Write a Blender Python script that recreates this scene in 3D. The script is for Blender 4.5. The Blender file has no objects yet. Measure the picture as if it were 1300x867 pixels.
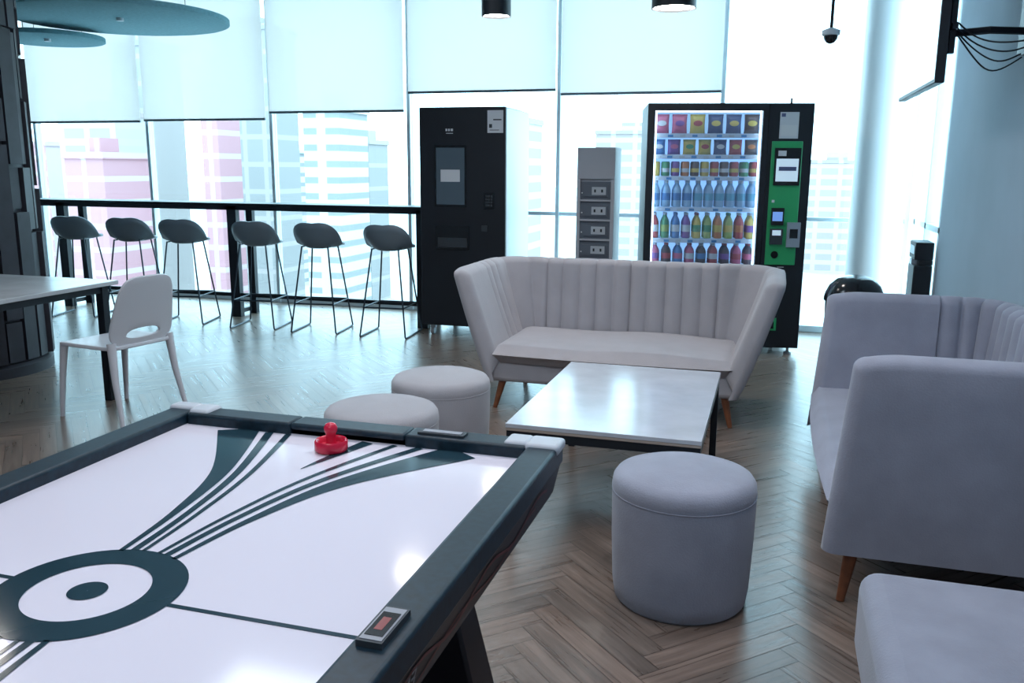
import bpy, bmesh, math, random
from mathutils import Matrix, Vector
random.seed(7)
S=bpy.context.scene
COL=S.collection
pi=math.pi

# ---------------------------------------------------------------- materials
def mat(name,c,rough=.5,metal=0.,spec=.5,noise=None,bump=None,emit=None,es=0.,coat=0.,sheen=0.,alpha=None):
    m=bpy.data.materials.new(name); m.use_nodes=True
    nt=m.node_tree; b=nt.nodes['Principled BSDF']
    b.inputs['Base Color'].default_value=(c[0],c[1],c[2],1)
    b.inputs['Roughness'].default_value=rough
    b.inputs['Metallic'].default_value=metal
    b.inputs['Specular IOR Level'].default_value=spec
    b.inputs['Coat Weight'].default_value=coat
    b.inputs['Coat Roughness'].default_value=.1
    b.inputs['Sheen Weight'].default_value=sheen
    if emit:
        b.inputs['Emission Color'].default_value=(*emit,1); b.inputs['Emission Strength'].default_value=es
    if noise or bump:
        tc=nt.nodes.new('ShaderNodeTexCoord')
    if noise:
        sc,amt=noise
        n=nt.nodes.new('ShaderNodeTexNoise'); n.inputs['Scale'].default_value=sc; n.inputs['Detail'].default_value=5
        nt.links.new(tc.outputs['Object'],n.inputs['Vector'])
        r=nt.nodes.new('ShaderNodeValToRGB')
        r.color_ramp.elements[0].position=.3; r.color_ramp.elements[1].position=.7
        r.color_ramp.elements[0].color=(*[x*(1-amt) for x in c],1); r.color_ramp.elements[1].color=(*[min(1,x*(1+amt)) for x in c],1)
        nt.links.new(n.outputs['Fac'],r.inputs['Fac']); nt.links.new(r.outputs['Color'],b.inputs['Base Color'])
    if bump:
        sc,st=bump
        n=nt.nodes.new('ShaderNodeTexNoise'); n.inputs['Scale'].default_value=sc; n.inputs['Detail'].default_value=3
        nt.links.new(tc.outputs['Object'],n.inputs['Vector'])
        bp=nt.nodes.new('ShaderNodeBump'); bp.inputs['Strength'].default_value=st; bp.inputs['Distance'].default_value=.004
        nt.links.new(n.outputs['Fac'],bp.inputs['Height']); nt.links.new(bp.outputs['Normal'],b.inputs['Normal'])
    return m

def mat_blind():
    m=bpy.data.materials.new('blind_screen_fabric'); m.use_nodes=True
    nt=m.node_tree; nt.nodes.clear()
    o=nt.nodes.new('ShaderNodeOutputMaterial'); a=nt.nodes.new('ShaderNodeBsdfTranslucent'); a.inputs[0].default_value=(.66,.60,.57,1)
    d=nt.nodes.new('ShaderNodeBsdfDiffuse'); d.inputs[0].default_value=(.8,.82,.84,1)
    t=nt.nodes.new('ShaderNodeBsdfTransparent')
    m1=nt.nodes.new('ShaderNodeMixShader'); m1.inputs[0].default_value=.22
    m2=nt.nodes.new('ShaderNodeMixShader'); m2.inputs[0].default_value=.14
    nt.links.new(a.outputs[0],m1.inputs[1]); nt.links.new(d.outputs[0],m1.inputs[2])
    nt.links.new(m1.outputs[0],m2.inputs[1]); nt.links.new(t.outputs[0],m2.inputs[2])
    nt.links.new(m2.outputs[0],o.inputs[0]); return m
def mat_glass(name,tint=(.93,.98,1),g=.05):
    m=bpy.data.materials.new(name); m.use_nodes=True
    nt=m.node_tree; nt.nodes.clear()
    o=nt.nodes.new('ShaderNodeOutputMaterial'); t=nt.nodes.new('ShaderNodeBsdfTransparent'); t.inputs[0].default_value=(*tint,1)
    gl=nt.nodes.new('ShaderNodeBsdfGlossy'); gl.inputs['Roughness'].default_value=.03
    mx=nt.nodes.new('ShaderNodeMixShader'); mx.inputs[0].default_value=g
    nt.links.new(t.outputs[0],mx.inputs[1]); nt.links.new(gl.outputs[0],mx.inputs[2]); nt.links.new(mx.outputs[0],o.inputs[0]); return m
def mat_floor():
    m=bpy.data.materials.new('herringbone_oak'); m.use_nodes=True
    nt=m.node_tree; b=nt.nodes['Principled BSDF']
    at=nt.nodes.new('ShaderNodeAttribute'); at.attribute_name='plank'
    uv=nt.nodes.new('ShaderNodeUVMap'); uv.uv_map='UVMap'
    mp=nt.nodes.new('ShaderNodeMapping'); mp.inputs['Scale'].default_value=(3,45,1)
    n=nt.nodes.new('ShaderNodeTexNoise'); n.inputs['Scale'].default_value=1; n.inputs['Detail'].default_value=6; n.inputs['Distortion'].default_value=.6
    nt.links.new(uv.outputs[0],mp.inputs[0]); nt.links.new(mp.outputs[0],n.inputs['Vector'])
    r=nt.nodes.new('ShaderNodeValToRGB'); r.color_ramp.elements[0].position=.32; r.color_ramp.elements[1].position=.68
    r.color_ramp.elements[0].color=(.62,.60,.58,1); r.color_ramp.elements[1].color=(1.15,1.15,1.15,1)
    nt.links.new(n.outputs['Fac'],r.inputs['Fac'])
    mx=nt.nodes.new('ShaderNodeMix'); mx.data_type='RGBA'; mx.blend_type='MULTIPLY'; mx.inputs[0].default_value=1
    nt.links.new(at.outputs['Color'],mx.inputs[6]); nt.links.new(r.outputs['Color'],mx.inputs[7])
    nt.links.new(mx.outputs[2],b.inputs['Base Color'])
    mr=nt.nodes.new('ShaderNodeMapRange'); mr.inputs[3].default_value=.20; mr.inputs[4].default_value=.40
    nt.links.new(n.outputs['Fac'],mr.inputs[0]); nt.links.new(mr.outputs[0],b.inputs['Roughness'])
    bp=nt.nodes.new('ShaderNodeBump'); bp.inputs['Strength'].default_value=.2; bp.inputs['Distance'].default_value=.002
    nt.links.new(n.outputs['Fac'],bp.inputs['Height']); nt.links.new(bp.outputs['Normal'],b.inputs['Normal'])
    b.inputs['Specular IOR Level'].default_value=.8
    return m
def mat_facade(name,c1,c2,sx,sz,ms=.35):
    m=bpy.data.materials.new(name); m.use_nodes=True
    nt=m.node_tree; b=nt.nodes['Principled BSDF']; b.inputs['Roughness'].default_value=.8
    tc=nt.nodes.new('ShaderNodeTexCoord'); mp=nt.nodes.new('ShaderNodeMapping'); mp.inputs['Rotation'].default_value=(pi/2,0,0)
    br=nt.nodes.new('ShaderNodeTexBrick'); br.offset=0
    br.inputs['Color1'].default_value=(*c1,1); br.inputs['Color2'].default_value=(*[x*.95 for x in c1],1); br.inputs['Mortar'].default_value=(*c2,1)
    br.inputs['Scale'].default_value=1; br.inputs['Brick Width'].default_value=sx; br.inputs['Row Height'].default_value=sz; br.inputs['Mortar Size'].default_value=ms
    nt.links.new(tc.outputs['Object'],mp.inputs[0]); nt.links.new(mp.outputs[0],br.inputs['Vector']); nt.links.new(br.outputs['Color'],b.inputs['Base Color'])
    return m

# ---------------------------------------------------------------- mesh tools
class M:
    def __init__(s): s.v=[]; s.f=[]; s.mi=[]; s.mats=[]
    def _m(s,m):
        if m not in s.mats: s.mats.append(m)
        return s.mats.index(m)
    def add(s,vs,fs,m,T=None):
        o=len(s.v); k=s._m(m)
        for v in vs:
            v=Vector(v)
            if T: v=T@v
            s.v.append(v)
        for f in fs: s.f.append([o+i for i in f]); s.mi.append(k)
        return s
    def box(s,x0,x1,y0,y1,z0,z1,m,T=None):
        vs=[(x0,y0,z0),(x1,y0,z0),(x1,y1,z0),(x0,y1,z0),(x0,y0,z1),(x1,y0,z1),(x1,y1,z1),(x0,y1,z1)]
        return s.add(vs,[(0,3,2,1),(4,5,6,7),(0,1,5,4),(1,2,6,5),(2,3,7,6),(3,0,4,7)],m,T)
    def hexa(s,b,t,m,T=None):
        return s.add(list(b)+list(t),[(0,3,2,1),(4,5,6,7),(0,1,5,4),(1,2,6,5),(2,3,7,6),(3,0,4,7)],m,T)
    def lathe(s,prof,m,c=(0,0,0),n=24,T=None,sx=1,sy=1):
        vs=[];fs=[]
        for r,z in prof:
            for i in range(n):
                a=2*pi*i/n; vs.append((c[0]+r*math.cos(a)*sx,c[1]+r*math.sin(a)*sy,c[2]+z))
        for j in range(len(prof)-1):
            for i in range(n):
                a=j*n+i; b=j*n+(i+1)%n; fs.append((a,b,b+n,a+n))
        fs.append(tuple(range(n-1,-1,-1))); o=(len(prof)-1)*n; fs.append(tuple(o+i for i in range(n)))
        return s.add(vs,fs,m,T)
    def tube(s,pts,r,m,n=8,T=None,closed=False,r2=None):
        pts=[Vector(p) for p in pts]; vs=[];fs=[]; N=len(pts)
        up=None
        for k,p in enumerate(pts):
            if closed: d=(pts[(k+1)%N]-pts[k-1])
            else: d=pts[min(k+1,N-1)]-pts[max(k-1,0)]
            d.normalize()
            if up is None: up=Vector((0,0,1)) if abs(d.z)<.9 else Vector((1,0,0))
            a=d.cross(up).normalized(); b=a.cross(d).normalized(); up=b
            rr=r if r2 is None else r+(r2-r)*k/(N-1)
            for i in range(n):
                t=2*pi*i/n; vs.append(p+a*math.cos(t)*rr+b*math.sin(t)*rr)
        for k in range(N if closed else N-1):
            for i in range(n):
                A=k*n+i;B=k*n+(i+1)%n;C=((k+1)%N)*n+(i+1)%n;D=((k+1)%N)*n+i
                fs.append((A,B,C,D))
        if not closed:
            fs.append(tuple(range(n-1,-1,-1))); o=(N-1)*n; fs.append(tuple(o+i for i in range(n)))
        return s.add(vs,fs,m,T)
    def strip(s,pts,z,m,T=None):
        vs=[];fs=[]
        for k,(x,y,w) in enumerate(pts):
            a=pts[max(k-1,0)]; b=pts[min(k+1,len(pts)-1)]
            d=Vector((b[0]-a[0],b[1]-a[1])).normalized(); nx,ny=-d.y,d.x
            vs+= [(x-nx*w/2,y-ny*w/2,z),(x+nx*w/2,y+ny*w/2,z)]
        for k in range(len(pts)-1): fs.append((2*k,2*k+2,2*k+3,2*k+1))
        return s.add(vs,fs,m,T)
    def ring(s,cx,cy,z,r0,r1,m,n=64):
        vs=[];fs=[]
        for i in range(n):
            a=2*pi*i/n; vs+=[(cx+r0*math.cos(a),cy+r0*math.sin(a),z),(cx+r1*math.cos(a),cy+r1*math.sin(a),z)]
        for i in range(n):
            j=(i+1)%n; fs.append((2*i,2*i+1,2*j+1,2*j))
        return s.add(vs,fs,m)
    def build(s,name,parent=None,bevel=0,seg=2,angle=.6,subsurf=0,solid=0,fix=True):
        me=bpy.data.meshes.new(name); me.from_pydata([tuple(v) for v in s.v],[],s.f)
        for m in s.mats: me.materials.append(m)
        for p,k in zip(me.polygons,s.mi): p.material_index=k; p.use_smooth=True
        if fix:
            bm=bmesh.new(); bm.from_mesh(me); bmesh.ops.recalc_face_normals(bm,faces=bm.faces); bm.to_mesh(me); bm.free()
        me.set_sharp_from_angle(angle=angle); me.update()
        ob=bpy.data.objects.new(name,me); COL.objects.link(ob)
        if parent: ob.parent=parent
        if solid:
            q=ob.modifiers.new('sol','SOLIDIFY'); q.thickness=solid; q.offset=-1
        if bevel:
            q=ob.modifiers.new('bev','BEVEL'); q.width=bevel; q.segments=seg; q.limit_method='ANGLE'; q.angle_limit=.6
        if subsurf:
            q=ob.modifiers.new('sub','SUBSURF'); q.levels=subsurf; q.render_levels=subsurf
        return ob
def empty(name,loc=(0,0,0),rz=0,scale=(1,1,1)):
    e=bpy.data.objects.new(name,None); e.location=loc; e.rotation_euler=(0,0,rz); e.scale=scale; e.empty_display_size=.1; COL.objects.link(e); return e

# ---------------------------------------------------------------- palette
black=mat('black_powder_coat',(.010,.014,.020),.45,spec=.4)
blackgl=mat('black_gloss',(.01,.012,.015),.15)
dark=mat('dark_plastic',(.03,.04,.05),.5)
white=mat('white_plastic',(.72,.72,.74),.35)
fabric=mat('greige_velvet',(.39,.38,.405),.9,spec=.2,noise=(9,.04),bump=(160,.25),sheen=.25)
fabric2=mat('lavender_grey_velvet',(.30,.315,.385),.9,spec=.2,noise=(7,.09),bump=(160,.25),sheen=.25)
walnut=mat('walnut_leg',(.20,.07,.03),.35,noise=(20,.3))
alum=mat('anodised_mullion',(.70,.80,.85),.4,metal=.0)
metal_=mat('brushed_metal',(.45,.5,.55),.35,metal=.7)
wallm=mat('painted_wall',(.40,.49,.57),.8,noise=(2,.04))
ceilm=mat('ceiling_paint',(.5,.53,.57),.9)
blind=mat_blind(); glass=mat_glass('window_glass'); vglass=mat_glass('display_glass',(.90,.95,1),.10)
teal=mat('acoustic_felt_teal',(.20,.42,.48),.9,noise=(40,.1))
hemm=mat('hem_bar',(.14,.18,.21),.4)

# ---------------------------------------------------------------- room
XL,XR,YB,YF,ZC=-9.5,1.15,-2.6,8.2,3.4
def herring():
    L,W=.56,.08; g=.0010
    bm=bmesh.new(); uvl=bm.loops.layers.uv.new('UVMap'); cl=bm.loops.layers.float_color.new('plank')
    c45=math.cos(pi/4)
    def quad(x0,x1,y0,y1,vert):
        cx,cy=(x0+x1)/2,(y0+y1)/2
        X,Y=(cx-cy)*c45-4.2,(cx+cy)*c45+2.8
        if X<XL-.5 or X>XR+.5 or Y<YB-.5 or Y>YF+.5: return
        vs=[]
        for x,y in ((x0+g,y0+g),(x1-g,y0+g),(x1-g,y1-g),(x0+g,y1-g)):
            vs.append(bm.verts.new(((x-y)*c45-4.2,(x+y)*c45+2.8,0)))
        f=bm.faces.new(vs); k=random.uniform(.8,1.18); w=random.uniform(-.008,.008)
        col=(.200*k+w,.150*k,.122*k-w*.3,1); ou,ov=random.uniform(0,50),random.uniform(0,50)
        uvs=((0,0),(L,0),(L,W),(0,W)) if not vert else ((0,0),(0,W),(L,W),(L,0))
        for lp,(a,b) in zip(f.loops,uvs): lp[uvl].uv=(a+ou,b+ov); lp[cl]=col
    N=int(16/W)
    for k in range(-N,N):
        for j in range(-14,14):
            ox=k*W+j*2*L; oy=k*W
            if abs(ox)>12 or abs(oy)>12: continue
            quad(ox,ox+L,oy,oy+W,False); quad(ox+L,ox+L+W,oy+W-L,oy+W,True)
    for co,no in (((XL,0,0),(-1,0,0)),((XR,0,0),(1,0,0)),((0,YB,0),(0,-1,0)),((0,YF,0),(0,1,0))):
        bmesh.ops.bisect_plane(bm,geom=bm.verts[:]+bm.edges[:]+bm.faces[:],plane_co=co,plane_no=no,clear_outer=True)
    vs=[bm.verts.new(p) for p in ((XL-.1,YB-.1,-.003),(XR+.1,YB-.1,-.003),(XR+.1,YF+.3,-.003),(XL-.1,YF+.3,-.003))]
    f=bm.faces.new(vs)
    for lp in f.loops: lp[cl]=(.05,.035,.03,1)
    vs=[bm.verts.new(p) for p in ((XL-.1,YB-.1,-.2),(XL-.1,YF+.3,-.2),(XR+.1,YF+.3,-.2),(XR+.1,YB-.1,-.2))]
    bm.faces.new(vs)
    me=bpy.data.meshes.new('floor'); bm.to_mesh(me); bm.free(); me.materials.append(mat_floor())
    o=bpy.data.objects.new('floor',me); COL.objects.link(o)
herring()
M().box(XL-.2,XR+.2,YB-.2,YF+.2,ZC,ZC+.2,ceilm).build('ceiling')
M().box(XR,XR+.2,YB-.2,6.9,0,ZC,wallm).build('wall_right')
M().box(XL-.2,XL,YB-.2,YF+.2,0,ZC,wallm).build('wall_left')
M().box(XL,XR,YB-.2,YB,0,ZC,wallm).build('wall_back')
M().box(XR-.015,XR,YB,6.9,0,.09,white).build('baseboard_right')

mx=[-9.69,-8.15,-6.62,-5.08,-3.53,-2.0,-.50,1.10]
for i in range(len(mx)-1):
    e=empty('window_%d'%(i+1))
    a,b=mx[i],mx[i+1]
    q=M(); q.box(b-.018,b+.018,YF-.02,YF+.07,0,ZC,alum); q.box(a+.018,b-.018,YF,YF+.07,.0,.06,alum)
    q.box(a+.018,b-.018,YF,YF+.05,1.0,1.035,alum); q.build('frame',e,bevel=.004)
    M().box(a+.018,b-.018,YF+.03,YF+.036,.06,ZC,glass).build('pane',e)
zb=[1.92,1.925,1.935,2.00,2.17,2.13,2.10]
for i in range(6):
    a,b=mx[i],mx[i+1]
    e=empty('roller_blind')
    M().box(a+.04,b-.01,YF-.10,YF-.098,zb[i],ZC-.06,blind).build('fabric',e)
    M().box(a+.04,b-.01,YF-.108,YF-.09,zb[i]-.022,zb[i],hemm).build('hem_bar',e)
    M().tube([(a+.04,YF-.10,ZC-.05),(b-.01,YF-.10,ZC-.05)],.035,alum,n=12).build('roller',e)
e=empty('window_8')
q=M()
for y in (6.93,7.55,8.12): q.box(XR,XR+.1,y-.03,y+.03,0,ZC,alum)
q.box(XR,XR+.08,6.9,8.2,1.0,1.045,alum); q.box(XR,XR+.08,6.9,8.2,0,.06,alum); q.build('frame',e)
M().box(XR+.04,XR+.046,6.9,8.2,.06,ZC,glass).build('pane',e)
M().lathe([(.19,0),(.19,ZC)],mat('column_white',(.92,.95,.95),.35),(.80,7.88,0),40).build('round_column')

# ---------------------------------------------------------------- clad pillar (left)
def pillar():
    c=mat('pillar_cladding',(.035,.035,.045),.55,noise=(8,.2)); e=empty('clad_pillar',(-5.44,4.73,0))
    q=M(); q.lathe([(.44,0),(.44,ZC)],c,n=48)
    q.lathe([(.50,0),(.50,.07),(.46,.09)],c,n=48); 
    rnd=random.Random(3); n=22
    for i in range(n):
        a0=2*pi*i/n; a1=2*pi*(i+.82)/n; z=.09
        while z<ZC-.02:
            h=rnd.choice([.3,.45,.6,.9]); z1=min(z+h,ZC-.02); r=.45+rnd.choice([.01,.03,.05,.06])
            s=[]
            for zz in (z+.012,z1-.012):
                s.append([(.42*math.cos(a0),.42*math.sin(a0),zz),(r*math.cos(a0),r*math.sin(a0),zz),(r*math.cos(a1),r*math.sin(a1),zz),(.42*math.cos(a1),.42*math.sin(a1),zz)])
            q.hexa(s[0],s[1],c); z=z1
    q.build('cladding',e,angle=.3)
pillar()

# ---------------------------------------------------------------- sofa
def sofa(loc,rz,fab,hw=.74,fl=.18,st=.30,fb=.05,zt=.86,lean=0.):
    e=empty('channel_back_sofa',loc,rz)
    fr,bk,rc=-.42,.36,.20
    path=[]
    ds=.0065
    def addl(p,q_,n):
        l=math.dist(p,q_); k=int(l/ds)
        for i in range(k): t=i/k; path.append((p[0]+(q_[0]-p[0])*t,p[1]+(q_[1]-p[1])*t,n[0],n[1]))
    addl((-hw,fr),(-hw,bk-rc),(-1,0))
    k=int(rc*pi/2/ds)
    for i in range(k): a=pi-(pi/2)*i/k; path.append((-hw+rc+rc*math.cos(a),bk-rc+rc*math.sin(a),math.cos(a),math.sin(a)))
    addl((-hw+rc,bk),(hw-rc,bk),(0,1))
    for i in range(k): a=pi/2-(pi/2)*i/k; path.append((hw-rc+rc*math.cos(a),bk-rc+rc*math.sin(a),math.cos(a),math.sin(a)))
    addl((hw,bk-rc),(hw,fr),(1,0)); path.append((hw,fr,1,0))
    z0,th=.18,.085
    arc=[0]
    for i in range(1,len(path)): arc.append(arc[-1]+math.dist(path[i][:2],path[i-1][:2]))
    tot=arc[-1]; pitch=(tot-2*st)/round((tot-2*st)/.112)
    def flare(z,nx):
        t=(z-z0)/(zt-z0); return (fb+(fl+.05-fb)*nx*nx)*(t**.85)
    def section(x,y,nx,ny,sc,tt,bulge,dz,dy):
        out=[]
        ztt=zt-dz
        prof=[]
        for j in range(9): z=z0+(ztt-.04-z0)*j/8; prof.append((0,z))
        for j in range(1,8):
            a=pi*j/8; prof.append((-(1-math.cos(a))/2,ztt-.04+.04*math.sin(a)))
        for j in range(9): z=ztt-.04-(ztt-.04-.30)*j/8; prof.append((-1,z))
        wf=max(0.,min(1.,(bk-rc-y)/(bk-rc-fr)))*lean
        for o,z in prof:
            oo=-.5+(o+.5)*sc
            off=flare(z,nx)+oo*th*(1+.25*(1-(z-z0)/(zt-z0)))
            if o<=-.9: off-=bulge*sc
            elif o<-.2: off-=bulge*sc*.8
            t=(z-z0)/(zt-z0)
            if -.95<o<-.1: z+=(bulge-.02)*.25
            out.append((x+nx*off,y+ny*off+dy+wf*t,z))
        return out
    q=M(); secs=[]
    ends=[(.045*math.sin(a),max(.05,math.cos(a))) for a in [pi/2*j/6 for j in range(6,0,-1)]]
    for d,c in ends: secs.append(section(*path[0],c,0,.024,.012+.03*(1-c),-d))
    for i,p in enumerate(path):
        s_=arc[i]-st
        if s_<0 or s_>tot-2*st: b=.024
        else: b=.028*(abs(math.sin(pi*s_/pitch))**.5)-.001
        dfront=min(arc[i],tot-arc[i]); dz=.012*max(0,1-dfront/.12)**2
        secs.append(section(*p,1,0,b,dz,0))
    for d,c in ends[::-1]: secs.append(section(*path[-1],c,0,.024,.012+.03*(1-c),-d))
    n=len(secs[0]); vs=[v for s_ in secs for v in s_]; fs=[]
    for r in range(len(secs)-1):
        for j in range(n):
            a=r*n+j; b=r*n+(j+1)%n; fs.append((a,b,b+n,a+n))
    fs.append(tuple(range(n))); fs.append(tuple((len(secs)-1)*n+j for j in range(n-1,-1,-1)))
    q.add(vs,fs,fab); q.build('wraparound_back',e,angle=1.2)
    q=M(); q.box(-hw+.01,hw-.01,fr+.0,bk-.03,.17,.31,fab); q.build('seat_base',e,bevel=.03,seg=4)
    vs=[];fs=[]; NX,NY=40,16; x0,x1=-hw+.035,hw-.035; y0,y1=fr-.03,bk-.09
    def cu(i,j,top):
        u=i/NX*2-1; v=j/NY*2-1
        u=math.copysign(abs(u)**.8,u); v=math.copysign(abs(v)**.7,v)
        x=(x0+x1)/2+(x1-x0)/2*u; y=(y0+y1)/2+(y1-y0)/2*v
        if v<0: y+= v*.03*math.cos(u*pi/2*.9)
        ed=min(1,(1-abs(u))/.06,); ed2=min(1,(1-abs(v))/.09)
        r=(1-(1-ed)**2)**.5*(1-(1-ed2)**2)**.5
        zc=.345; h=.05+.025*(1-u*u)*(1-v*v)**.5 + .006*math.sin(u*5)
        return (x,y,zc+(h*r if top else -.05*r))
    for tp in (1,0):
        for j in range(NY+1):
            for i in range(NX+1): vs.append(cu(i,j,tp))
    o=(NX+1)*(NY+1)
    for j in range(NY):
        for i in range(NX):
            a=j*(NX+1)+i; fs.append((a,a+1,a+NX+2,a+NX+1)); a+=o; fs.append((a,a+NX+1,a+NX+2,a+1))
    q=M(); q.add(vs,fs,fab); ob=q.build('seat_cushion',e,angle=1.5)
    w=ob.modifiers.new('w','WELD'); w.merge_threshold=.001
    q=M()
    for sx in (-1,1):
        for y,dy in ((fr+.06,-.03),(bk-.10,.03)):
            q.tube([(sx*(hw-.08),y,.19),(sx*(hw-.035),y+dy,0)],.026,walnut,n=14,r2=.014)
    q.build('legs',e)
    return e
sofa((-.87,5.31,0),0,fabric)
sofa((.69,3.71,0),-pi/2,fabric2,hw=.79,fl=-.02,st=.50,fb=.05,zt=.87,lean=.055)

def bench():
    e=empty('lounge_chair',(0,0,0))
    q=M(); q.box(.27,1.05,1.35,2.28,.20,.44,fabric2); q.build('seat',e,bevel=.05,seg=5)
    q=M(); q.box(.92,1.10,1.36,2.26,.40,.84,fabric2); q.build('backrest',e,bevel=.05,seg=5)
    q=M()
    for x in (.36,.98):
        for y in (1.45,2.18): q.tube([(x,y,.21),(x,y,0)],.025,walnut,n=12,r2=.015)
    q.build('legs',e)
bench()

# ---------------------------------------------------------------- ottomans
def ottoman(x,y,r,h,fab):
    e=empty('round_ottoman',(x,y,0))
    p=[(r*.90,0),(r*.94,.01),(r*.97,.06),(r*1.0,h*.5),(r*1.01,h-.075),(r*1.006,h-.066),(r*1.015,h-.055),(r*1.0,h-.028),(r*.95,h-.010),(r*.85,h-.001),(r*.5,h+.008),(0.02,h+.012)]
    M().lathe(p,fab,n=64).build('upholstered_drum',e,angle=1.2)
    pts=[(r*1.008*math.cos(a),r*1.008*math.sin(a),h-.066) for a in [2*pi*i/64 for i in range(64)]]
    M().tube(pts,.0022,fab,n=6,closed=True).build('piping',e)
ottoman(-.235,2.835,.238,.452,fabric2)
ottoman(-1.55,3.95,.245,.43,fabric)
ottoman(-1.59,3.34,.247,.428,fabric)

# ---------------------------------------------------------------- coffee table
def coffee():
    e=empty('coffee_table',(-.59,3.765,0))
    top=mat('limed_oak_laminate',(.52,.55,.60),.16,noise=(7,.08)); edge=mat('oak_edge',(.42,.35,.30),.5)
    q=M(); q.box(-.385,.385,-.585,.595,.432,.45,top); q.box(-.384,.384,-.584,.594,.420,.432,edge); q.build('top',e,bevel=.002)
    q=M()
    for sx in (-1,1):
        for sy in (-1,1):
            x=sx*.365;y=sy*.565; q.box(x-.016,x+.016,y-.016,y+.016,0,.39,black)
    for s_ in (-1,1):
        q.box(-.381,.381,s_*.565-.016,s_*.565+.016,.385,.42,black); q.box(s_*.365-.016,s_*.365+.016,-.55,.55,.385,.42,black)
    q.build('frame',e)
coffee()

# ---------------------------------------------------------------- air hockey
def hockey():
    cx,cy=-1.003,1.05; hx,hy=.548,.92
    e=empty('air_hockey_table',(cx,cy,0))
    play=mat('playfield_laminate',(.78,.745,.84),.10,spec=.5); ink=mat('playfield_ink',(.018,.046,.064),.12)
    rim=mat('rim_blue_black',(.007,.022,.036),.42,spec=.35,noise=(60,.3)); body=mat('cabinet_black',(.012,.013,.020),.4)
    corner=mat('corner_grey_plastic',(.50,.53,.58),.4); redg=mat('red_graphic',(.12,.010,.018),.4); silver=mat('silver_print',(.30,.31,.35),.4)
    zp=.77; w=.075
    q=M(); q.box(-hx+w-.01,hx-w+.01,-hy+w-.01,hy-w+.01,zp-.03,zp,play); q.build('playfield',e)
    q=M()
    for sx in (-1,1):
        q.box(*sorted((sx*hx,sx*(hx-w))),-hy,hy,.745,.80,rim)
    for sy in (-1,1):
        for x0,x1 in ((-hx+w,-.16),(.16,hx-w)): q.box(x0,x1,*sorted((sy*hy,sy*(hy-w))),.745,.80,rim)
        q.box(-.16,.16,*sorted((sy*hy,sy*(hy-w+.0))),.782,.80,rim); q.box(-.16,.16,*sorted((sy*hy,sy*(hy-.02))),.745,.782,black)
    q.build('rails',e,bevel=.008,seg=3)
    q=M(); t=[(-hx+.004,-hy+.004,.75),(hx-.004,-hy+.004,.75),(hx-.004,hy-.004,.75),(-hx+.004,hy-.004,.75)]
    m_=[(-hx+.02,-hy+.02,.67),(hx-.02,-hy+.02,.67),(hx-.02,hy-.02,.67),(-hx+.02,hy-.02,.67)]
    b=[(-hx+.10,-hy+.10,.58),(hx-.10,-hy+.10,.58),(hx-.10,hy-.10,.58),(-hx+.10,hy-.10,.58)]
    q.hexa(m_,t,body); q.hexa(b,m_,body); q.build('apron',e,bevel=.006)
    def ap(y,z):
        k=(.75-z)/.08; return hx-.004-.016*k+.0015
    q=M()
    def rib(pts,wd,m_):
        vs=[];fs=[]
        for y,z in pts: vs+=[(ap(y,z-wd/2),y,z-wd/2),(ap(y,z+wd/2),y,z+wd/2)]
        for k in range(len(pts)-1): fs.append((2*k,2*k+2,2*k+3,2*k+1))
        q.add(vs,fs,m_)
    rib([(.80-.05*k,.715+.018*math.sin(k*.9)) for k in range(28)],.008,redg)
    rib([(.70-.05*k,.700+.012*math.sin(k*.7+1)) for k in range(22)],.005,redg)
    y=.02
    for k,wd in enumerate((.018,.014,.018,.012,.018,.016,.018)):
        z0=.700; zt_=.728
        rib([(y,zt_),(y-wd,zt_)],.005,silver)
        if k%2: rib([(y,z0),(y-wd,z0)],.005,silver)
        rib([(y,.714),(y-.004,.714)],.030,silver)
        if k%3==0: rib([(y,.714),(y-wd*.8,.714)],.005,silver)
        y-=wd+.006
    q.build('side_graphics',e,fix=False)
    q=M()
    for sx in (-1,1):
        for sy in (-1,1):
            L1=.135
            q.box(*sorted((sx*(hx+.005),sx*(hx-w-.004))),*sorted((sy*(hy+.005),sy*(hy-(.045 if sx<0 else .075)))),.782,.808,corner)
            q.box(*sorted((sx*(hx-w+.002),sx*(hx-L1))),*sorted((sy*(hy+.005),sy*(hy-w+.01))),.782,.8075,corner)
    q.build('corner_caps',e,bevel=.010,seg=3)
    redled=mat('led_red',(.2,.02,.02),.3,emit=(1,.08,.06),es=.03)
    q=M(); q.box(hx-.062,hx-.022,-.065,.035,.80,.810,dark); q.box(hx-.059,hx-.025,-.060,.030,.810,.811,silver)
    q.box(hx-.056,hx-.028,-.050,.015,.811,.812,blackgl); q.box(hx-.049,hx-.036,-.035,.0,.812,.8124,redled)
    q.box(.19,.31,hy-.06,hy-.025,.80,.806,dark); q.box(.20,.30,hy-.052,hy-.033,.806,.8075,silver); q.build('scoreboard',e,bevel=.002)
    z=zp+.0012; q=M()
    ox=-.028
    q.ring(ox,0,z,.098,.155,ink); q.ring(ox,0,z,.0005,.031,ink)
    for sx in (-1,1):
        a,b=sorted((ox+sx*.155,sx*(hx-w))); q.box(a,b,-.0045,.0045,zp+.0002,z,ink)
    def smooth(P,n=10):
        out=[]
        for k in range(len(P)-1):
            p0=P[max(k-1,0)];p1=P[k];p2=P[k+1];p3=P[min(k+2,len(P)-1)]
            for i in range(n):
                t=i/n; out.append(tuple(.5*((2*p1[c])+(-p0[c]+p2[c])*t+(2*p0[c]-5*p1[c]+4*p2[c]-p3[c])*t*t+(-p0[c]+3*p1[c]-3*p2[c]+p3[c])*t**3) for c in range(3)))
        out.append(P[-1]); return out
    end=hy-w-.002
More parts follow.
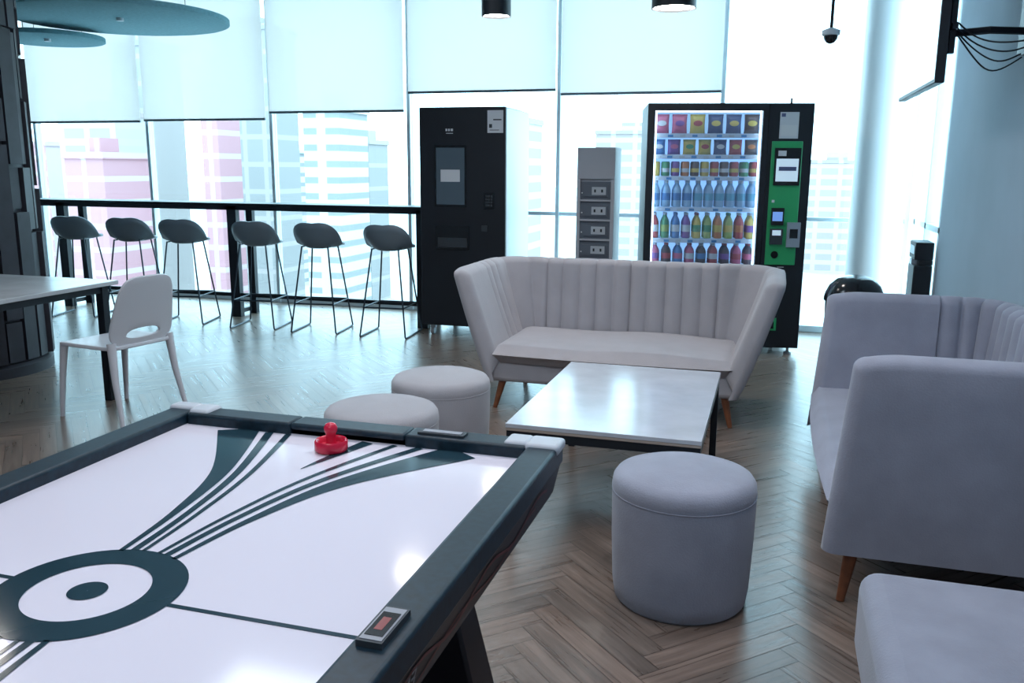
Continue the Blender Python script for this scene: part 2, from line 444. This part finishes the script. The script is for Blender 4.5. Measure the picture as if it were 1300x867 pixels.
    bands=[[(.055,.14,.010),(.080,.33,.018),(.138,.56,.045),(.280,end,.11)],
           [(.034,.15,.014),(.052,.33,.014),(.095,.56,.018),(.190,end,.022)],
           [(.016,.152,.008),(.030,.33,.010),(.063,.56,.012),(.135,end,.016)]]
    for P in bands:
        for sx in (-1,1):
            for sy in (-1,1):
                k=1.0 if sx<0 else 1.22
                q.strip([(ox+sx*x*(1+(k-1)*min(1,abs(y)/end)),sy*y,wd) for x,y,wd in smooth(P)],z,ink)
    q.strip([(ox+x,y,wd) for x,y,wd in smooth([(.03,.62,.002),(.05,.70,.018),(.09,end,.035)])],z,ink)
    q.build('playfield_print',e,fix=False)
    q=M()
    for sy in (-1,1):
        for sx in (-1,1):
            yt,yb=sy*.55,sy*.62; xt,xb=sx*.36,sx*.44
            bt=[(xb-.07,yb-.07,.03),(xb+.07,yb-.07,.03),(xb+.07,yb+.07,.03),(xb-.07,yb+.07,.03)]
            tp=[(xt-.10,yt-.05,.60),(xt+.05,yt-.05,.60),(xt+.05,yt+.05,.60),(xt-.10,yt+.05,.60)]
            q.hexa(bt,tp,body); q.lathe([(.03,0),(.03,.03)],black,(xb,yb,0),16)
        q.box(-.34,.34,sy*.58-.02,sy*.58+.02,.22,.34,body)
    q.box(-.02,.02,-.58,.58,.25,.31,body)
    q.build('pedestal_legs',e,bevel=.008)
    r=mat('red_plastic',(.62,.012,.05),.25)
    me=empty('air_hockey_mallet',(-.998,1.81,zp+.0014))
    M().lathe([(.036,0),(.040,.004),(.040,.024),(.037,.028),(.033,.026),(.030,.014),(.016,.012),(.0125,.02),(.012,.042),(.0155,.050),(.0165,.058),(.012,.067),(.004,.070)],r,n=40).build('body',me,angle=.9)
hockey()

# ---------------------------------------------------------------- white chair
def chair():
    e=empty('molded_chair',(-3.66,4.13,0),math.radians(-100))   # front is local -y
    w=mat('chair_white_plastic',(.62,.63,.67),.35)
    q=M(); N=16; vs=[];fs=[]
    for j in range(N+1):
        for i in range(N+1):
            u=i/N*2-1;v=j/N*2-1
            x=.235*u*(1-.06*(v+1)/2); y=.225*v
            z=.452-.018*(1-u*u)*(1-v*v)-.02*max(0,-v-.6)**2*3
            cs=1-.06*(abs(u)**6*abs(v)**6); vs.append((x*cs,y*cs,z))
    for j in range(N):
        for i in range(N): a=j*(N+1)+i; fs.append((a,a+1,a+N+2,a+N+1))
    q.add(vs,fs,w); q.build('seat',e,solid=.022,bevel=.004,angle=.9,fix=False)
    n=64; rings=8; vs=[];fs=[]
    cz=.085
    for k in range(rings+1):
        t=k/rings
        for i in range(n):
            a=2*pi*i/n; c,s_=math.cos(a),math.sin(a)
            hx_,hz_=.115*math.copysign(abs(c)**.8,c), cz-.022+ (.040*math.copysign(abs(s_)**.9,s_) if s_>0 else .020*s_)
            sx=math.copysign(abs(c)**.42,c); sz=math.copysign(abs(s_)**.42,s_)
            oz=.21+.21*sz; ox=(.225-.055*(oz/.42)**1.3)*sx
            vs.append((hx_*(1-t)+ox*t,0,hz_*(1-t)+oz*t))
    vs=[(x,.205+.10*(z/.42)**1.2-.25*(x*x)*1.6+ .0,.445+z*.95) for x,_,z in vs]
    for k in range(rings):
        for i in range(n):
            a=k*n+i;b=k*n+(i+1)%n; fs.append((a,a+n,b+n,b))
    q=M(); q.add(vs,fs,w); q.build('backrest',e,solid=.016,bevel=.003,angle=.9,fix=False)
    q=M()
    for sx in (-1,1):
        q.tube([(sx*.205,-.19,.445),(sx*.215,-.215,.25),(sx*.225,-.24,0)],.024,w,n=12,r2=.013)
        q.tube([(sx*.20,.20,.47),(sx*.212,.225,.25),(sx*.23,.28,0)],.026,w,n=12,r2=.013)
    q.build('legs',e)
chair()

def table():
    e=empty('work_table',(-.07,0,0))
    t=mat('table_top_pale',(.48,.49,.50),.25,noise=(5,.1)); fr_=mat('table_frame_teal_grey',(.05,.11,.14),.4)
    q=M(); q.box(-5.45+.0,-3.80,2.3,4.42,.725,.75,t); q.build('top',e,bevel=.003)
    q=M()
    for x in (-5.38,-3.86):
        for y in (2.38,4.34): q.box(x-.025,x+.025,y-.025,y+.025,0,.725,fr_ if x<-5 else black)
    q.box(-4.72,-4.67,4.22,4.27,0,.725,fr_)
    for y in (2.38,4.34): q.box(-5.38,-3.86,y-.015,y+.015,.68,.725,black)
    q.box(-3.875,-3.845,2.38,4.34,.68,.725,black)
    q.build('frame',e)
table()

# ---------------------------------------------------------------- bar counter + stools
def bar():
    e=empty('window_bar_counter')
    q=M(); q.box(-8.6,-2.97,7.24,7.56,1.075,1.10,black); q.box(-8.6,-2.97,7.25,7.28,1.035,1.075,black); q.build('counter_top',e,bevel=.003)
    q=M()
    for x in (-8.3,-7.0,-4.98,-3.02):
        q.box(x-.05,x+.05,7.25,7.31,0,1.075,black); q.box(x+.0,x+.07,7.49,7.54,0,1.075,black); q.box(x-.02,x+.02,7.31,7.49,.03,.07,black)
    q.build('posts',e)
    q=M(); q.box(-8.6,-2.97,7.26,7.29,.20,.235,black); q.build('foot_rail',e)
bar()
shell=mat('stool_shell_grey',(.16,.21,.25),.4); chrome=mat('stool_rod_metal',(.04,.06,.08),.3,metal=.5)
def stool(x,y,rz):
    e=empty('bar_stool',(x,y,0),rz)
    q=M(); NR,NA=10,40; vs=[(0,0,.765)];fs=[]
    for k in range(1,NR+1):
        r=k/NR
        for i in range(NA):
            a=2*pi*i/NA; c,s_=math.cos(a),math.sin(a)
            sq=1/((abs(c)**2.8+abs(s_)**2.8)**(1/2.8))
            X=.205*r*c*sq; Y=.20*r*s_*sq
            back=max(0,-s_*sq)**1.0; back=min(1,back)
            side=abs(c)
            lift=.20*(back**1.0)*(max(0,r-.45)/.55)**1.5+.03*side*r**3
            front=-.02*max(0,s_)*r**4
            Y+=.02*back*r**4
            vs.append((X,Y,.765+lift+front-.012*(1-r*r)))
    for i in range(NA): fs.append((0,1+i,1+(i+1)%NA))
    for k in range(NR-1):
        for i in range(NA):
            a=1+k*NA+i;b=1+k*NA+(i+1)%NA; fs.append((a,a+NA,b+NA,b))
    q.add(vs,fs,shell); q.build('shell_seat',e,solid=.018,angle=1.2,fix=False)
    q=M()
    for sx in (-1,1):
        q.tube([(sx*.12,-.13,.755),(sx*.205,-.235,.02),(sx*.207,-.23,.008),(sx*.207,.21,.008),(sx*.205,.215,.02),(sx*.12,.12,.755),(sx*.12,-.13,.755)],.0075,chrome,n=8)
    z=.26; a=.178
    q.tube([(-a,-.205,z),(a,-.205,z),(a,.185,z),(-a,.185,z)],.007,chrome,n=8,closed=True)
    q.build('rod_frame',e)
for x,rz in ((-6.50,.28),(-5.86,.28),(-5.27,.26),(-4.49,.18),(-3.86,.14),(-3.18,.08)): stool(x,6.93,rz)

# ---------------------------------------------------------------- vending machines
def label(q,x0,x1,z0,z1,y,m): q.box(x0,x1,y-.002,y,z0,z1,m)
paper=mat('paper_label',(.6,.64,.68),.6); scr=mat('screen_dim',(.04,.06,.08),.15,emit=(.25,.38,.5),es=.06)
def vend_left():
    W,D,H=.755,.80,1.94
    e=empty('vending_machine',(-2.905,6.96,0),.03)
    side=mat('vending_side_pale',(.80,.86,.90),.4)
    q=M(); q.box(0,W-.004,.03,D,.09,H-.005,black); q.box(W-.004,W+.001,.035,D,.09,H-.01,side); q.build('cabinet',e,bevel=.004)
    q=M(); q.box(0,W,0,.032,.10,H,black); q.build('door',e,bevel=.006)
    q=M()
    q.box(.135,.415,-.004,0,1.12,1.63,blackgl); label(q,.15,.40,1.14,1.61,-.004,scr)
    label(q,.19,.36,1.33,1.43,-.006,paper)
    label(q,.60,.735,1.73,1.91,0,paper); label(q,.235,.25,1.745,1.765,0,paper); label(q,.258,.272,1.745,1.765,0,paper); label(q,.28,.30,1.745,1.765,0,paper); label(q,.24,.30,1.725,1.730,0,paper)
    q.box(.57,.66,-.006,0,1.11,1.24,blackgl)
    for i in range(3):
        for j in range(4): q.box(.585+i*.022,.60+i*.022,-.009,-.006,1.13+j*.025,1.147+j*.025,dark)
    q.box(.14,.44,-.008,0,.76,.96,blackgl); q.box(.16,.42,-.012,-.008,.78,.86,dark); q.box(.55,.60,-.012,0,.92,.97,dark)
    label(q,.615,.64,1.77,1.80,-.003,dark); label(q,.65,.72,1.83,1.84,-.003,dark); label(q,.62,.70,1.75,1.755,-.003,dark)
    q.build('door_details',e)
    q=M()
    for x in (.08,W-.08):
        for y in (.08,D-.1):
            T=Matrix.Translation((x,y,.035))@Matrix.Rotation(pi/2,4,'Y'); q.lathe([(.035,-.015),(.035,.015)],metal_,n=16,T=T); q.box(x-.025,x+.025,y-.02,y+.02,.06,.10,metal_)
    q.build('casters',e)
vend_left()
def vend_right():
    W,D,H=1.24,.80,1.94; rz=.20
    cr=(.245,7.10); e=empty('vending_machine',(cr[0]-W*math.cos(rz),cr[1]-W*math.sin(rz),0),rz)
    green=mat('green_panel',(.03,.36,.13),.35); lit=mat('lit_liner',(.40,.60,.8),.6,emit=(.42,.70,1),es=.8)
    strip=mat('led_strip',(.8,.9,1),.4,emit=(.7,.88,1),es=6)
    gx0,gx1,gz0,gz1=.055,.865,.70,1.885
    q=M(); q.box(0,.03,.03,D,.06,H,black); q.box(W-.03,W,.03,D,.06,H,black); q.box(.03,W-.03,D-.03,D,.06,H,black)
    q.box(.03,W-.03,.03,D-.03,.06,.62,black); q.box(.03,W-.03,.03,D-.03,1.91,H,black); q.box(.90,W-.03,.03,D-.03,.62,1.91,black); q.build('cabinet',e)
    q=M(); q.box(0,gx0,0,.03,.06,H,black); q.box(gx1,W,0,.03,.06,H,black); q.box(gx0,gx1,0,.03,gz1,H,black); q.box(gx0,gx1,0,.03,.06,gz0,black)
    q.box(.905,.912,-.001,0,.06,H,blackgl); q.build('door_frame',e)
    M().box(gx0,gx1,.012,.016,gz0,gz1,vglass).build('display_glass',e)
    q=M(); q.box(.031,.899,.48,.50,.63,1.9,lit); q.box(.031,.036,.04,.48,.63,1.9,lit); q.box(.894,.899,.04,.48,.63,1.9,lit)
    q.box(.06,.072,.035,.047,gz0,gz1,strip); q.box(.85,.862,.035,.047,gz0,gz1,strip); q.box(.06,.86,.035,.05,1.875,1.887,strip); q.build('lit_interior',e)
    shelves=[1.715,1.555,1.39,1.15,.905,.70]; rail=mat('price_rail',(.65,.75,.85),.4)
    tag=mat('price_tag',(.1,.3,.6),.5)
    q=M()
    for z in shelves:
        q.box(.04,.89,.09,.46,z-.012,z-.004,rail); q.box(.04,.89,.075,.09,z-.03,z+.004,rail)
        for i in range(9): label(q,.07+i*.093,.11+i*.093,z-.024,z-.006,.075,tag if i%2 else paper)
    q.build('shelves',e)
    C={k:mat('pack_'+k,[.80*x+.07 for x in c],.35,spec=.5) for k,c in dict(pink=(.75,.14,.28),yellow=(.80,.6,.10),navy=(.02,.05,.2),red=(.55,.05,.06),green=(.05,.36,.14),purple=(.25,.08,.4),blue=(.05,.25,.6),orange=(.75,.25,.06),white=(.75,.78,.8),brown=(.12,.06,.05),cola=(.07,.03,.04),lime=(.4,.55,.12),water=(.35,.60,.82),aqua=(.1,.45,.65)).items()}  # pack colours muted and lifted, haze behind the glass painted into them
    q=M()
    def bag(cx,z,w,h,y,c1,c2):
        N=8;vs=[];fs=[]
        for sgn in (-1,1):
            for j in range(N+1):
                for i in range(N+1):
                    u=i/N*2-1;v=j/N*2-1
                    d=.03*((1-u**4)*(1-v**4))**.5
                    vs.append((cx+w/2*u*(1-.06*(1-v*v)),y+sgn*d,z+h/2+h/2*v))
        o=(N+1)**2
        for s_ in (0,1):
            for j in range(N):
                for i in range(N): a=s_*o+j*(N+1)+i; fs.append((a,a+1,a+N+2,a+N+1))
        q.add(vs,fs,C[c1])
        q.lathe([(.001,-.001),(w*.30,0),(w*.30,.002),(.001,.003)],C[c2],T=Matrix.Translation((cx,y-.033,z+h*.52))@Matrix.Rotation(pi/2,4,'X')@Matrix.Scale(.6,4,(0,1,0)),n=14)
    def bottle(cx,z,r,h,y,c1,c2,cap):
        q.lathe([(r*.9,0),(r,.008),(r,h*.25)],C[c1],(cx,y,z),12); q.lathe([(r*1.02,h*.25),(r*1.02,h*.52)],C[c2],(cx,y,z),12)
        q.lathe([(r,h*.52),(r*.97,h*.62),(r*.75,h*.74),(r*.38,h*.86),(r*.36,h*.90)],C[c1],(cx,y,z),12); q.lathe([(r*.42,h*.90),(r*.42,h*.985),(r*.3,h)],C[cap],(cx,y,z),10)
    for k,(a,b) in enumerate([('pink','white'),('pink','purple'),('yellow','red'),('navy','yellow'),('navy','yellow'),('brown','yellow')]): bag(.115+k*.138,1.72,.118,.145,.13,a,b)
    for k in range(7): bag(.10+k*.118,1.56,.10,.115,.13,*[('blue','white'),('purple','pink'),('yellow','green'),('yellow','red'),('navy','white'),('red','yellow'),('brown','orange')][k])
    for k in range(11):
        for y in (.13,.21):
            c=['yellow','green','purple','orange','brown','yellow','red','brown','red','green','red'][k]; q.lathe([(.026,0),(.031,.008),(.031,.10),(.025,.112)],C[c],(.085+k*.076,y,1.394),14); q.lathe([(.0315,.03),(.0315,.06)],C['white' if k%2 else 'yellow'],(.085+k*.076,y,1.394),14)
    for k in range(10):
        for y in (.13,.22): bottle(.09+k*.083,1.155,.034,.205,y,'water','blue' if k<4 else 'aqua','white')
    for k in range(10):
        for y in (.13,.22): bottle(.09+k*.083,.91,.033,.20,y,*[('red','white','white'),('green','lime','white'),('blue','white','blue'),('purple','white','white'),('yellow','green','red'),('lime','green','white'),('orange','yellow','white'),('lime','yellow','green'),('red','orange','white'),('yellow','purple','white')][k])
    for k in range(9):
        for y in (.13,.22): bottle(.10+k*.092,.705,.036,.165,y,*[('pink','purple','white'),('cola','red','red'),('blue','pink','white'),('pink','white','red'),('cola','blue','white'),('red','white','white'),('cola','purple','red'),('pink','red','white'),('cola','pink','red')][k])
    q.build('snacks_and_drinks',e,angle=.8)
    q=M(); q.box(.94,1.17,-.010,0,.72,1.66,green); q.build('green_panel',e,bevel=.004)
    tv=mat('kiosk_screen',(.5,.6,.7),.2,emit=(.6,.8,.95),es=.5); 
    q=M(); q.box(.965,1.16,-.018,-.010,1.33,1.61,blackgl); label(q,.98,1.145,1.36,1.53,-.018,tv); label(q,.99,1.05,1.55,1.59,-.018,paper); label(q,1.0,1.13,1.44,1.47,-.020,C['navy'])
    q.box(.965,1.06,-.03,-.010,1.03,1.16,blackgl); label(q,.975,1.05,1.06,1.13,-.03,mat('reader_display',(.1,.2,.5),.3,emit=(.2,.4,.9),es=.6))
    q.box(.965,1.06,-.03,-.010,.88,1.0,dark); label(q,.98,1.045,.95,.99,-.03,tv)
    q.box(1.09,1.19,-.035,-.010,.86,1.05,metal_); q.box(1.11,1.17,-.04,-.035,.93,1.0,blackgl)
    q.lathe([(.028,0),(.028,.006)],blackgl,T=Matrix.Translation((1.01,-.010,.80))@Matrix.Rotation(pi/2,4,'X'),n=20)
    label(q,.965,.985,1.20,1.22,-.010,paper); label(q,1.04,1.09,.70,.705,0,paper)
    label(q,.99,1.13,1.68,1.875,0,paper); label(q,1.0,1.03,1.84,1.865,-.002,C['navy']); label(q,1.0,1.12,1.70,1.78,-.002,C['white'])
    q.box(.92,1.06,-.008,0,.20,.30,green); q.box(.945,1.04,-.010,-.008,.215,.27,blackgl)
    label(q,.94,1.0,.335,.345,0,paper); label(q,.94,1.0,.315,.325,0,paper)
    q.box(.20,.75,-.006,0,.22,.44,blackgl)
    q.build('payment_fittings',e)
    q=M()
    for x in (.06,W-.06):
        for y in (.08,D-.08): q.lathe([(.03,0),(.03,.015),(.012,.02),(.012,.06)],metal_,(x,y,0),14)
    q.tube([(1.13,.3,H),(1.13,.3,H+.06)],.008,black); q.build('feet',e)
vend_right()

def kiosk():
    e=empty('power_bank_station',(-1.61,7.28,0))
    g=mat('kiosk_grey',(.36,.38,.42),.5); sl=mat('kiosk_slot_dark',(.10,.12,.15),.4); fa=mat('kiosk_slot_face',(.40,.44,.48),.4)
    q=M(); q.box(0,.32,.02,.30,0,1.62,g); q.box(0,.32,0,.02,1.36,1.62,g); q.box(0,.03,0,.02,.06,1.36,g); q.box(.29,.32,0,.02,.06,1.36,g); q.build('cabinet',e,bevel=.003)
    q=M()
    for k in range(7):
        z=1.19-k*.165
        q.box(.03,.29,.015,.021,z,z+.15,sl); q.box(.03,.29,0,.02,z-.015,z,g)
        q.box(.055,.265,.004,.016,z+.025,z+.115,sl); q.box(.13,.25,-.001,.005,z+.04,z+.105,fa); q.box(.15,.165,-.003,0,z+.06,z+.085,black); q.box(.21,.225,-.003,0,z+.06,z+.085,black); q.box(.04,.05,.005,.016,z+.05,z+.06,paper)
    q.build('charger_slots',e)
kiosk()

e=empty('dome_lid_trash_can',(.53,5.95,0))
M().lathe([(.15,0),(.16,.02),(.175,.61),(.18,.62)],black,n=40).build('body',e,angle=.8)
M().lathe([(.185,.62),(.185,.64),(.178,.67),(.155,.72),(.11,.765),(.05,.785),(.004,.788)],blackgl,n=40).build('dome_lid',e,angle=.9)
e=empty('water_dispenser',(1.015,7.1,0))
q=M(); q.box(-.0,.128,-.12,.16,0,.76,black); q.box(-.0,.128,-.12,.16,.80,.93,black); q.box(.03,.128,-.12,.16,.76,.80,black); q.build('body',e,bevel=.008)
q=M(); q.box(-.004,0,-.10,.12,.84,.90,metal_); q.box(-.01,.03,-.05,.05,.762,.80,metal_); q.build('tap_panel',e)

# ---------------------------------------------------------------- television on swing arm
def tv():
    e=empty('wall_mounted_television')
    sg=mat('tv_screen_reflection_tint',(.30,.38,.43),.2,metal=.3,spec=.6)  # pale base colour stands in for window reflection on a black screen
    T=Matrix.Translation((.69,4.58,0))@Matrix.Rotation(.008,4,'Z')
    q=M(); q.box(-.012,.03,0,1.20,1.85,2.56,black,T); q.box(.03,.06,.2,1.0,1.95,2.4,dark,T); q.build('panel_housing',e,bevel=.004)
    q=M(); q.box(-.0135,-.012,.012,1.19,1.868,2.545,sg,T); q.build('screen',e)
    q=M(); 
    q.box(XR-.03,XR,4.85,5.10,2.02,2.50,black)
    for z in (2.12,2.35):
        q.tube([(XR-.02,4.98,z),(.95,4.90,z),(.76,5.0,z)],.018,black,n=8)
        q.box(.75,.775,4.70,5.35,z-.015,z+.015,black)
    q.box(.75,.775,4.75,4.79,2.0,2.5,black); q.box(.75,.775,5.25,5.29,2.0,2.5,black); q.build('swing_arm_bracket',e)
    q=M()
    for k in range(4):
        a=Vector((.80,4.85+.05*k,2.15)); b=Vector((XR-.03,4.80+.06*k,2.06-.02*k)); pts=[]
        for i in range(17):
            t=i/16; p=a.lerp(b,t); p.z-=(.05+.025*k)*math.sin(pi*t); p.y+=.04*math.sin(2*pi*t+k); pts.append(p)
        q.tube(pts,.004,black,n=6)
    q.box(XR-.05,XR,4.78,4.92,2.0,2.06,black); q.box(XR-.012,XR,4.76,4.84,1.91,1.99,paper); q.build('cables',e)
tv()

# ---------------------------------------------------------------- ceiling items
def disc(x,y,z,r):
    e=empty('acoustic_ceiling_disc',(x,y,z))
    M().lathe([(r-.01,-.02),(r,-.015),(r,.02),(r-.005,.025)],teal,n=72).build('felt_panel',e,angle=.5)
    q=M()
    for a in (0.6,2.7,4.8): q.tube([(r*.6*math.cos(a),r*.6*math.sin(a),.02),(r*.6*math.cos(a),r*.6*math.sin(a),ZC-z)],.003,black,n=6)
    q.lathe([(.03,-.045),(.03,-.02)],alum,(0.1,-.1,0),16)
    q.build('suspension_wires',e)
disc(-5.55,6.60,2.70,.92); disc(-6.63,6.91,2.61,.50)
bulb=mat('lamp_diffuser',(1,1,1),.5,emit=(1,.93,.85),es=30)
def pendant(x,y,z,r):
    e=empty('cylinder_pendant_lamp',(x,y,z))
    q=M(); q.lathe([(r-.006,.02),(r-.006,0),(r,0),(r,.30),(.02,.31)],black,n=40); q.tube([(0,0,.30),(0,0,ZC-z)],.006,black); q.build('shade',e,angle=.6)
    M().lathe([(.001,.012),(r-.012,.012),(r-.012,.018),(.001,.018)],bulb,n=32).build('diffuser',e)
    l=bpy.data.lights.new('lamp','SPOT'); l.energy=21; l.color=(1,.91,.90); l.spot_size=2.2; l.spot_blend=.6; l.shadow_soft_size=r*.8
    o=bpy.data.objects.new('lamp',l); o.location=(0,0,-.01); o.parent=e; COL.objects.link(o)
for x,y,r in ((-1.90,5.94,.10),(-.70,5.94,.142),(-1.95,4.45,.10),(-.70,4.2,.10),(-1.3,2.4,.10),(.1,2.6,.10),(-3.6,3.0,.10),(-1.2,.3,.10)): pendant(x,y,2.46,r)
e=empty('dome_security_camera',(.27,6.0,2.27))
q=M(); q.tube([(0,0,.02),(0,0,ZC-2.27)],.010,black); q.lathe([(.05,-.0),(.055,.005),(.055,.03),(.02,.045)],alum,n=24); q.build('pole_mount',e)
M().lathe([(.006,-.05),(.025,-.042),(.04,-.022),(.044,0)],blackgl,n=24).build('dome',e,angle=1)
for x,y in ((-.6,1.2),(-.3,3.0),(-3.5,.8),(-.2,-1.2),(-2.6,4.2)):
    e=empty('added_fill_panel',(x,y,ZC-.03))  # unseen panel added to the ceiling as cool fill light
    M().box(-.62,.62,-.32,.32,0,.03,white).build('fill_housing',e)
    l=bpy.data.lights.new('tube','AREA'); l.shape='RECTANGLE'; l.size=1.2; l.size_y=.6; l.energy=21; l.color=(.76,.87,1.0)
    o=bpy.data.objects.new('tube',l); o.location=(0,0,-.005); o.parent=e; COL.objects.link(o)

# ---------------------------------------------------------------- outside city
gm=mat('city_ground',(.42,.42,.42),.9)
M().box(-400,400,8.6,700,-14.2,-14,gm).build('ground')
def bld(name,ra,rb,Y,ztop,m,d=5):
    e=empty(name,((ra+rb)/2*Y,Y,-14)); hw=abs(rb-ra)*Y/2; h=ztop+14
    q=M(); q.box(-hw,hw,0,d,0,h,m); q.box(-hw-.15,hw+.15,-.15,d+.15,h,h+.5,m); q.box(-hw*.4,hw*.2,d*.3,d*.7,h+.5,h+1.6,m); q.build('block',e)
pale=mat_facade('facade_pale_hazed',(.33,.27,.26),(.44,.40,.40),3,1.6); red=mat_facade('facade_red_hazed',(.40,.205,.225),(.44,.34,.35),3,1.8,.22)  # distance haze is mixed into these facade colours
strp=mat_facade('facade_striped_hazed',(.22,.225,.23),(.44,.41,.40),14,1.25,.4); glas=mat_facade('facade_glass_hazed',(.25,.235,.23),(.33,.29,.28),2.2,2.6,.25)  # stripe and glass tones paled as well, haze put into the colour
bld('office_building',-.955,-.86,70,6.0,pale); bld('office_building',-1.2,-.98,80,3.5,red); bld('office_building',-.95,-.885,55,1.9,red)
bld('office_building',-.70,-.62,75,14,glas); bld('office_building',-.725,-.70,60,7.5,red,3); bld('office_building',-.86,-.80,75,13,glas)
bld('office_building',-.575,-.525,62,5.6,strp); bld('office_building',-.505,-.485,90,3.9,glas); bld('office_building',-.33,-.28,80,5.5,pale)
bld('office_building',-.20,-.11,120,6,pale); bld('office_building',.03,.10,140,2.4,pale); bld('office_building',-.62,-.59,100,3,strp)

# ---------------------------------------------------------------- world, camera
w=bpy.data.worlds.new('World'); S.world=w; w.use_nodes=True; nt=w.node_tree
bg=nt.nodes['Background']; bg.inputs['Color'].default_value=(.57,.86,1,1); bg.inputs['Strength'].default_value=6.8
f,p,r,y=1100,.198,.0067,.29
F=Vector((-math.sin(y)*math.cos(p),math.cos(y)*math.cos(p),-math.sin(p)))
R0=Vector((math.cos(y),math.sin(y),0)); D0=F.cross(R0)
R=R0*math.cos(r)-D0*math.sin(r); D=R0*math.sin(r)+D0*math.cos(r)
cam=bpy.data.cameras.new('camera'); co=bpy.data.objects.new('camera',cam); COL.objects.link(co)
cam.sensor_width=36; cam.lens=f/1300*36; cam.clip_end=2000; cam.clip_start=.02
co.matrix_world=Matrix(((R.x,-D.x,-F.x,0),(R.y,-D.y,-F.y,0),(R.z,-D.z,-F.z,1.45),(0,0,0,1)))
S.camera=co
S.view_settings.view_transform='Standard'
